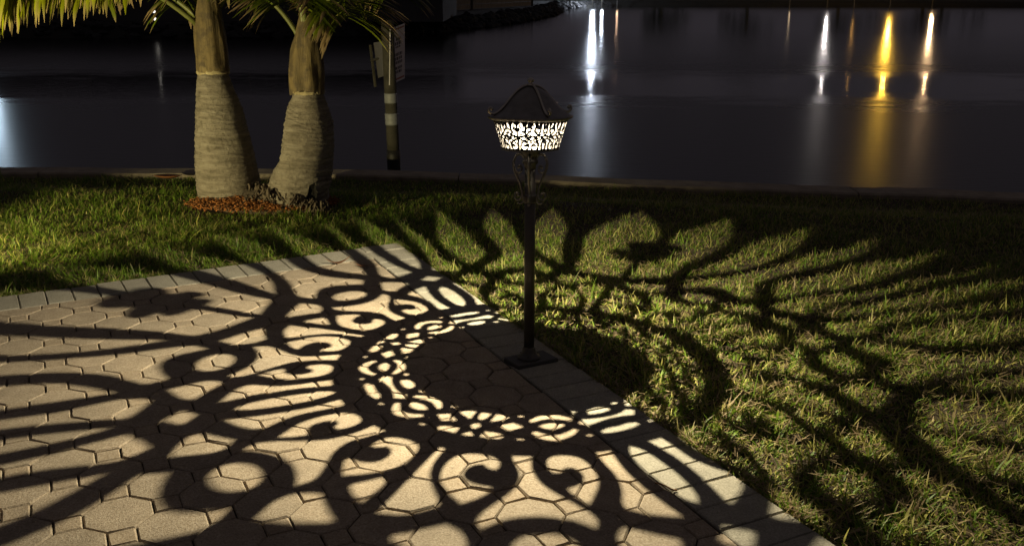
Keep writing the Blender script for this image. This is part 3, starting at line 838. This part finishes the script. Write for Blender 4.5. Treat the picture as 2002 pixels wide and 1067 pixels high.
mo = np_mesh('mulch', np.array(V), np.array(Q), None, M['mulch'], np.array(C)); tag(mo, 'orange brown wood mulch round the feet of the palms', 'mulch', kind='stuff')

# ------------------------------------------------------------------ grass
def patio_side(x, y):
    """distance inside the patio edge, metres (negative: on the lawn)"""
    u = (cY*(x/S) + sY*(y/S)) - OX; v = (-sY*(x/S) + cY*(y/S)) - OY
    du, dv = u - CORNER[0], v - CORNER[1]
    return np.minimum(du*nR.x + dv*nR.y, du*nL.x + dv*nL.y)*S
def make_grass():
    rg = np.random.default_rng(101)
    P = []
    for (x0, x1, y0, y1, dens) in ((-.6, 2.6, 1.1, 3.0, 12500), (-.9, 3.6, 3.0, 4.6, 11000), (-4.4, -.4, 3.2, 5.2, 10500), (-4.8, 4.6, 4.6, 7.15, 7500), (2.6, 4.4, 1.1, 3.0, 2500), (3.6, 4.6, 3.0, 4.6, 3500)):
        n = int((x1-x0)*(y1-y0)*dens); P.append(np.c_[rg.uniform(x0, x1, n), rg.uniform(y0, y1, n)])
    ne = 16000; tE = rg.random(ne); eR = rg.random(ne) < .62    # tufts that lean over the paving edge
    cu = np.where(eR, CORNER[0] + dirR.x*tE*18, CORNER[0] + dirL.x*tE*13) - np.where(eR, nR.x, nL.x)*rg.uniform(.03, .22, ne)
    cv = np.where(eR, CORNER[1] + dirR.y*tE*18, CORNER[1] + dirL.y*tE*13) - np.where(eR, nR.y, nL.y)*rg.uniform(.03, .22, ne)
    cu += OX; cv += OY; P.append(np.c_[(cY*cu - sY*cv)*S, (sY*cu + cY*cv)*S])
    P = np.concatenate(P); x, y = P[:, 0], P[:, 1]
    wy = np.interp(x, [p[0] for p in wall_in], [p[1] for p in wall_in])
    keep = (patio_side(x, y) < -.006) & (y < wy - .012)
    keep &= ~((((x - mcx)/.44)**2 + ((y - mcy)/.235)**2) < 1) | (rg.random(len(x)) < .015)
    # thin and dry patches
    def patch(x, y, s, ph):
        return (np.sin(x*s + ph) * np.sin(y*s*1.13 + ph*1.7) + .6*np.sin(x*s*2.3 + 1.1*ph + y*s*.7) * np.sin(y*s*2.1 - ph) + .45*np.sin(x*s*4.7 - y*s*3.1 + ph))
    pt = patch(x, y, 3.1, .7)
    keep &= rg.random(len(x)) < np.clip(.93 - .30*np.clip(pt, 0, 1.5), .35, 1)
    x, y, pt = x[keep], y[keep], pt[keep]; n = len(x)
    kind = rg.random(n)
    right = np.clip((x + .6)/1.0, 0, 1)                          # drier right of the paving; extra yellow also puts lamplight into the colour
    lying = kind < (.07 + .09*right)                             # dead thatch lying down
    lng = kind > .955
    h_ = np.where(lying, rg.uniform(.025, .065, n), rg.uniform(.024, .054, n)); h_ = np.where(lng, rg.uniform(.05, .09, n), h_)
    h_ = h_*(1 + .38*np.clip(patch(x, y, 7.3, 2.1), -1, 1))
    az = rg.uniform(0, 2*np.pi, n)
    # growth direction drifts in tufts
    el = np.where(lying, rg.normal(.12, .15, n), rg.normal(.80, .32, n)); el = np.clip(el, -.05, 1.5)
    curl = np.where(lying, rg.normal(.1, .25, n), rg.uniform(.25, 1.1, n))
    w = rg.uniform(.0016, .0034, n)*np.where(y > 4.6, .85, 1)*np.where(lying, .8, 1)*(1 + .5*(rg.random(n) < .12))
    gz = lawn_z(x, y); z0 = np.where(lying, -.022 + rg.uniform(0, .028, n), -.030) + gz
    segs = 2; ca, sa = np.cos(az), np.sin(az)
    px, py, pz = x.copy(), y.copy(), z0.copy(); rows = []
    e = el.copy()
    tw = rg.uniform(-.7, .7, n); sx, sy = -np.sin(az + tw), np.cos(az + tw)
    for k in range(segs + 1):
        u = k/segs; wd = w*(1 - .15*k if k < segs else .12)
        rows.append(np.stack([np.c_[px - sx*wd, py - sy*wd, pz], np.c_[px + sx*wd, py + sy*wd, pz]], 1))
        px = px + ca*np.cos(e)*h_/segs; py = py + sa*np.cos(e)*h_/segs; pz = pz + np.sin(e)*h_/segs
        pz = np.maximum(pz, -.024 + gz); e = e - curl/segs
    V = np.stack(rows, 1).reshape(n, -1, 3)                      # n, (segs+1)*2, 3
    nv = (segs + 1)*2; base = (np.arange(n)*nv)[:, None, None]
    q = np.array([[2*k, 2*k+1, 2*k+3, 2*k+2] for k in range(segs)])[None]
    Qd = (base + q).reshape(-1, 4)
    g = np.array([.085, .170, .013]); g2 = np.array([.215, .325, .035]); yl = np.array([.50, .48, .13]); tn = np.array([.46, .36, .20]); br = np.array([.12, .080, .040])
    m = rg.random((n, 1)); c = g*(1-m) + g2*m
    yel = (rg.random(n) < (.12 + .24*right + .12*np.clip(pt, 0, 1)))[:, None]; c = np.where(yel, yl*rg.uniform(.7, 1.1, (n, 1)), c)
    dead = lying | (rg.random(n) < .03 + .07*right)
    dc = tn*(m) + br*(1-m); c = np.where(dead[:, None], dc, c)
    c = c*rg.uniform(.75, 1.2, (n, 1))
    C = np.repeat(c[:, None, :], nv, 1)
    tip = np.linspace(0, 1, segs + 1).repeat(2)[None, :, None]; tipm = (rg.random((n, 1, 1)) < .35)*np.clip(tip*2.2 - 1.2, 0, 1)
    C = C*(1-tipm) + tn*tipm
    C = np.concatenate([C, np.ones((n, nv, 1))], 2)
    return np_mesh('grass', V.reshape(-1, 3), Qd, None, M['grass'], C.reshape(-1, 4))
tag(make_grass(), 'short coarse lawn grass with dry yellow blades', 'grass', kind='stuff')

# ------------------------------------------------------------------ fallen leaves and twigs
def leaf(name, p, rz, ln, wd, label, mat, curl=.3, fold=.3):
    n = 9; vs = []; fs = []
    for k in range(n + 1):
        t = k/n; w_ = wd*math.sin(math.pi*min(1, t*1.02 + .02))**.8/2 + .0006; xx = (t - .5)*ln; zz = .004 + curl*ln*(t - .5)**2
        vs += [(xx, -w_, zz + fold*w_), (xx, 0, zz), (xx, w_, zz + fold*w_)]
    for k in range(n):
        a = k*3; fs += [(a, a+3, a+4, a+1), (a+1, a+4, a+5, a+2)]
    o = mesh_obj(name, vs, fs, mat, None, True); o.location = p; o.rotation_euler = (0, 0, rz)
    s2 = o.modifiers.new('thickness', 'SOLIDIFY'); s2.thickness = .0008
    return tag(o, label, 'leaf')
leaf('fallen_leaf', (-.835, 4.375, .002), .45, .12, .016, 'curled orange dry leaf on the far border bricks', M['dryleaf'], .9)
leaf('fallen_leaf', (-.705, 4.318, .002), -.1, .07, .014, 'short orange leaf scrap on pavers near the far corner', M['dryleaf'], .6)
leaf('fallen_leaf', (-2.50, 6.80, -.07), .15, .20, .10, 'big reddish brown dead leaf on the dark lawn left of the palms', M['dryleaf'], .5, .5)
tw = MB(); tw.tube(spline([(.385, 2.275, .004), (.405, 2.262, .006), (.425, 2.240, .005), (.438, 2.236, .004)], 4), .0022, 6)
tag(tw.build('twig', M['twig'], None, True), 'tiny reddish twig on a border brick joint near the lens-shaped light', 'twig')
rs = np.random.default_rng(5)

# ------------------------------------------------------------------ signpost standing in the water
YP = 8.4
post_t, post_b = at(757, 40, YP), at(771, 345, YP)
sp = empty('signpost', (post_b.x, YP, WZ - .3)); tag(sp, 'weathered piling with two white bands and tilted notice boards in the water', 'signpost')
ax = (post_t - post_b).normalized()
def along(y): t = (y - 40)/(345 - 40); return post_t.lerp(post_b, t)
def ptube(name, y0, y1, r, mat, n=14):
    mb = MB(); a, b_ = along(y0), along(y1); k = 8
    mb.tube([a.lerp(b_, i/k) for i in range(k+1)], [r*(1 + .02*math.sin(i*2.1)) for i in range(k+1)], n); o = mb.build(name, mat, None, True); local_parts(sp, [o]); return o
ptube('piling', 40, 292, .054, M['wood']); ptube('wet_foot', 291, 420, .060, M['wetwood'])
ptube('reflective_band', 179, 198, .0565, M['reflective']); ptube('reflective_band', 218, 241, .0585, M['reflective'])
def panel(tl, tr, br_, bl, mat, back, name):
    mb = MB(); nrm = (tr - tl).cross(bl - tl).normalized()*.004
    P = [tl, tr, br_, bl]; mb.add([p - nrm for p in P] + [p + nrm for p in P], [(0,1,2,3),(7,6,5,4),(0,4,5,1),(1,5,6,2),(2,6,7,3),(3,7,4,0)])
    o = mb.build(name, mat); local_parts(sp, [o]); return o, -nrm*1.5 if (-nrm).dot(Vector((0, 0, CAM_H)) - tl) > 0 else nrm*1.5
Pn = [at(762.5, 58, YP - .06), at(790.5, 46.5, YP + .42), at(790.5, 153.5, YP + .42), at(761.5, 167, YP - .06)]
sg, nv = panel(*Pn, M['signwhite'], None, 'notice_board')
def mark(u0, u1, v0, v1, mat, name):
    f = lambda u, v: Pn[0].lerp(Pn[1], u).lerp(Pn[3].lerp(Pn[2], u), v) + nv
    o = mesh_obj(name, [f(u0, v0), f(u1, v0), f(u1, v1), f(u0, v1)], [(0, 1, 2, 3)], mat); o.parent = sg; return o
mark(.06, .94, .025, .05, M['redink'], 'red_line'); mark(.06, .94, .93, .96, M['redink'], 'red_line')
rs = np.random.default_rng(77)
for row, (v, hh, w0, w1) in enumerate([(.20, .05, .36, .70), (.27, .06, .30, .72), (.345, .035, .34, .66), (.47, .055, .22, .80), (.545, .055, .22, .78), (.62, .05, .24, .80), (.72, .05, .22, .80), (.79, .05, .22, .76)]):
    u = w0
    while u < w1:
        d = rs.uniform(.06, .15); mark(u, min(u + d, w1), v, v + hh, M['ink'], 'lettering'); u += d + .035
P2 = [at(731, 84, YP + .42), at(748, 81, YP + .05), at(750.5, 149, YP + .05), at(740, 153, YP + .42)]
panel(*P2, M['signback'], None, 'rear_board')
mb = MB(); mb.tube([at(724, 88, YP + .44), at(734, 170, YP + .44)], .014, 6); o = mb.build('board_batten', M['wood']); local_parts(sp, [o])
mb = MB(); mb.tube([at(726, 118, YP + .44), at(757, 112, YP + .03)], .012, 6); o = mb.build('board_brace', M['wood']); local_parts(sp, [o])

# ------------------------------------------------------------------ opposite bank: terrain, riprap, houses, fence
bank_line = [(-60, 32), (-30, 33), (-18.3, 34), (-9, 34.6), (-3.5, 38.5), (-.5, 47), (1.8, 58), (3.2, 69), (5.0, 84), (14, 94), (40, 96), (90, 96)]
bl = spline([(x, y, 0) for x, y in bank_line], 6)
vs = []; fs = []
for k, p in enumerate(bl):
    t = (bl[min(k+1, len(bl)-1)] - bl[max(k-1, 0)]).normalized(); nrm = Vector((-t.y, t.x, 0))
    for d, z in ((-.3, WZ - .4), (.0, WZ - .02), (.55, WZ + .42), (1.2, WZ + .50), (40, WZ + .6)):
        vs.append(p + nrm*d + Vector((0, 0, z)))
for k in range(len(bl)-1):
    for i in range(4): fs.append((k*5+i, (k+1)*5+i, (k+1)*5+i+1, k*5+i+1))
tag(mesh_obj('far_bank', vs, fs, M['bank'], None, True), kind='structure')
rs = np.random.default_rng(9); mb = MB()
for k in range(len(bl)-1):
    p, q_ = bl[k], bl[k+1]; L = (q_-p).length; t = (q_-p).normalized(); nrm = Vector((-t.y, t.x, 0))
    if p.x > 8 or p.x < -32: continue
    for _ in range(int(L*9)):
        d = rs.uniform(-.1, .85); c = p + t*rs.uniform(0, L) + nrm*d; r = rs.uniform(.10, .30)
        z = WZ + .02 + .42*min(1, max(0, d)/.6); n0 = len(mb.v)
        mb.sphere((c.x, c.y, z), r, 7, 5, (rs.uniform(.8, 1.3), rs.uniform(.7, 1.1), rs.uniform(.5, .8)))
        for i in range(n0, len(mb.v)):
            v = Vector(mb.v[i]); mb.v[i] = tuple(v + Vector(rs.normal(0, r*.10, 3)))
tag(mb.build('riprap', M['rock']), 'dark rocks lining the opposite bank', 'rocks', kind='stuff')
def house(x0, x1, y0, depth, hgt, roofh, label, wins, z0=WZ + .5):
    h_ = empty('waterfront_house', ((x0+x1)/2, y0, z0)); tag(h_, label, 'house', 'houses on the opposite bank')
    w = (x1-x0)/2; mb = MB(); mb.box((0, depth/2, hgt/2), (2*w, depth, hgt)); mb.build('wall', M['stucco'], h_)
    o = .6; mb = MB(); mb.add([(-w-o, -o, hgt+.01), (w+o, -o, hgt+.01), (w+o, depth+o, hgt+.01), (-w-o, depth+o, hgt+.01), (-w+depth*.4, depth/2, hgt+roofh), (w-depth*.4, depth/2, hgt+roofh)],
                              [(0,1,5,4),(1,2,5),(2,3,4,5),(3,0,4),(3,2,1,0)]); mb.build('roof', M['shingle'], h_)
    for (wx, wz, ww, wh) in wins:
        mb = MB(); mb.box((wx, -.015, wz), (ww, .05, wh)); f = mb.build('window', M['fence'], h_)
        mb = MB(); mb.box((wx, -.045, wz), (ww - .14, .02, wh - .14)); mb.build('pane', M['darkglass'], f)
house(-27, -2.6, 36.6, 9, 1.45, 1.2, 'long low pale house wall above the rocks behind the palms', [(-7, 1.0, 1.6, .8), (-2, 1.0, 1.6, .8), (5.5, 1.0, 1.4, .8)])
fence_o = empty('bank_fence', (0, 47, WZ + .5)); tag(fence_o, 'brown board fence on the bank right of the signpost', 'fence')
fpts = [at(700, 22, 40.5), at(815, 14, 47), at(922, 8, 55), at(1040, 4, 66)]
for a, b_ in zip(fpts[:-1], fpts[1:]):
    for r0 in range(3):
        mb = MB(); za = WZ + .55 + r0*.27
        A_, B_ = Vector((a.x, a.y - .0, za)), Vector((b_.x, b_.y, za)); t = (B_-A_).normalized(); nn = Vector((-t.y, t.x, 0))*.02
        mb.add([A_-nn, B_-nn, B_+nn, A_+nn] + [p + Vector((0, 0, .25)) for p in (A_-nn, B_-nn, B_+nn, A_+nn)], [(0,1,5,4),(1,2,6,5),(2,3,7,6),(3,0,4,7),(4,5,6,7),(3,2,1,0)])
        o = mb.build('board', M['fence']); local_parts(fence_o, [o])
for p in fpts:
    mb = MB(); mb.box((p.x, p.y - .12, WZ + .85), (.16, .16, 1.3)); o = mb.build('fence_post', M['wood']); local_parts(fence_o, [o])
# trees on the far shore, seen mostly as dark reflections
def far_tree(x, y, hgt, rad, seed, label):
    t = empty('shore_tree', (x, y, WZ + .5)); tag(t, label, 'tree', 'trees on the far shore'); rs = np.random.default_rng(seed)
    mb = MB(); mb.tube([(0, 0, -.2), (.1, 0, hgt*.25), (0, .1, hgt*.6)], [.22, .17, .08], 7); mb.build('trunk', M['wood'], t, True)
    n = 1500; V = []; T_ = []; C = []
    cs = [(rs.normal(0, rad*.45), rs.normal(0, rad*.4), hgt*rs.uniform(.45, .9), rad*rs.uniform(.35, .6)) for _ in range(9)]
    for _ in range(n):
        cx, cy_, cz, cr = cs[rs.integers(9)]; d = rs.normal(0, 1, 3); d /= np.linalg.norm(d); p = np.array([cx, cy_, cz]) + d*cr*rs.uniform(.6, 1.05)
        a = rs.normal(0, .16, 3); b_ = rs.normal(0, .16, 3); n0 = len(V); V += [p - a, p + b_, p + a]; T_.append((n0, n0+1, n0+2)); C += [(.02, .03, .008, 1)]*3
    cr_ = np_mesh('crown', np.array(V), None, np.array(T_), M['frond'], np.array(C)); cr_.parent = t
for k, (x, y, hh, r, lb) in enumerate([(15, 100, 3.4, 2.6, 'dark tree whose reflection stands left of the white streak pair'), (24, 101, 4.2, 3.0, 'tall dark tree behind the far shore right of the bright dock light'),
        (33, 100, 3.2, 2.4, 'low dark tree on the far shore beside the yellow lamp'), (42, 101, 3.6, 2.8, 'dark tree at the right end of the far shore')]):
    far_tree(x, y, hh, r, 50 + k, lb)

# ------------------------------------------------------------------ lamps on the opposite shores, mirrored in the water
def dock_lamp(x, D, y_img, colr, strength, label, r=.10, added_hood=False):
    hz = math.tan(PITCH - math.atan((IMG_H/2 - y_img)/FPX))      # depression of the mirrored lamp
    hw = hz*D - (CAM_H - WZ); px_ = (x - IMG_W/2)/FPX/math.cos(PITCH)*D*.962
    zf = D*math.cos(PITCH) + (CAM_H - WZ - hw)*math.sin(PITCH); px_ = (x - IMG_W/2)/FPX*zf
    L_ = empty('dock_lamp', (px_, D, WZ)); tag(L_, label, 'lamp', 'lamps on the far shore')
    mb = MB(); mb.tube([(0, .16, -.5), (0, .16, hw - .02), (0, .02, hw + r*1.2)], .035, 6); mb.build('lamp_post', M['wetwood'], L_)
    mb = MB(); mb.sphere((0, 0, hw), r, 12, 8); mb.build('globe', emit_mat('lamp_globe', colr, strength), L_, True)
    if added_hood:                                                     # added unseen shell that keeps the light off the bank behind
        mb = MB(); n = 16; vs = []; fs = []
        for j in range(5):
            ph = math.pi/2*j/4; rr = r*1.5*math.cos(ph) + .001; yy = r*1.5*math.sin(ph)
            for i in range(n): a = 2*math.pi*i/n; vs.append((rr*math.cos(a), yy - r*.9, hw + rr*math.sin(a)))
        for j in range(4):
            for i in range(n): fs.append((j*n+i, j*n+(i+1) % n, (j+1)*n+(i+1) % n, (j+1)*n+i))
        mb.add(vs, fs); mb.build('added_hood', M['wetwood'], L_, True)
dock_lamp(1158, 86, 48, (.74, .83, 1.0), 1700, 'brightest blue white dock light making the tall streak above the lantern', .16)
dock_lamp(1176, 88, 34, (.78, .86, 1.0), 150, 'second white dock light just right of the brightest one', .12)
dock_lamp(1206, 90, 36, (1.0, .62, .38), 22, 'faint warm lamp right of the white dock lights', .10)
dock_lamp(1622, 86, 74, (1.0, .90, .86), 520, 'small white lamp making the short streak left of the yellow one', .10)
dock_lamp(1676, 86, 85, (1.0, .50, .12), 20, 'dim orange lamp between the small white and the yellow one', .09)
dock_lamp(1748, 86, 92, (1.0, .54, .05), 1250, 'strong yellow lamp making the longest golden streak', .13)
dock_lamp(1828, 86, 62, (1.0, .62, .30), 700, 'warm white lamp making the rightmost long streak', .12)
dock_lamp(1545, 88, 40, (1.0, .72, .42), 9, 'faint tiny lamp left of the small white one', .08)
dock_lamp(-42, 21.5, 250, (.62, .82, 1.0), 170, 'blue white lamp on a piling lighting the water at the left edge', .08, True)
for yy, nm in ((23, 'upper tiny white marker light on the bank left of the palm'), (38, 'lower tiny white marker light on the bank left of the palm')):
    p = at(301 + (yy - 23)*.15, yy, 35.4); L_ = empty('marker_light', (p.x, p.y, WZ + .4)); tag(L_, nm, 'lamp', 'tiny marker lights on the bank')
    mb = MB(); mb.sphere((0, 0, p.z - WZ - .4), .055, 10, 6); mb.build('globe', emit_mat('marker_globe', (1, .93, .82), 1.6), L_, True)
    mb = MB(); mb.tube([(0, .07, -.4), (0, .07, p.z - WZ - .4)], .02, 6); mb.build('stake', M['wetwood'], L_)

# ------------------------------------------------------------------ garden spotlight left of the view that lights the palms
SP = Vector((-3.35, 3.48, .30)); AIM = Vector((-2.02, 5.72, .55))
g = empty('garden_spotlight', (SP.x, SP.y, 0)); tag(g, 'black garden spotlight on a stake in the grass left of the palms', 'spotlight')
dd = (AIM - SP).normalized(); lp = Vector((0, 0, SP.z))
mb = MB(); mb.tube([(0, 0, -.1), (0, 0, SP.z - .05)], .012, 8); mb.build('stake', M['bronze'], g)
mb = MB(); mb.tube([lp - dd*.13, lp - dd*.12, lp - dd*.02, lp + dd*.005], [.02, .045, .052, .052], 20, True); mb.build('housing', M['bronze'], g)
sl = bpy.data.lights.new('spot_light', 'SPOT'); sl.energy = SPOT_POWER; sl.color = SPOT_COLOR; sl.spot_size = math.radians(60); sl.spot_blend = .5; sl.shadow_soft_size = .03
so = bpy.data.objects.new('spot_light', sl); col.objects.link(so); so.parent = g; so.location = lp + dd*.02
so.rotation_euler = dd.to_track_quat('-Z', 'Y').to_euler()
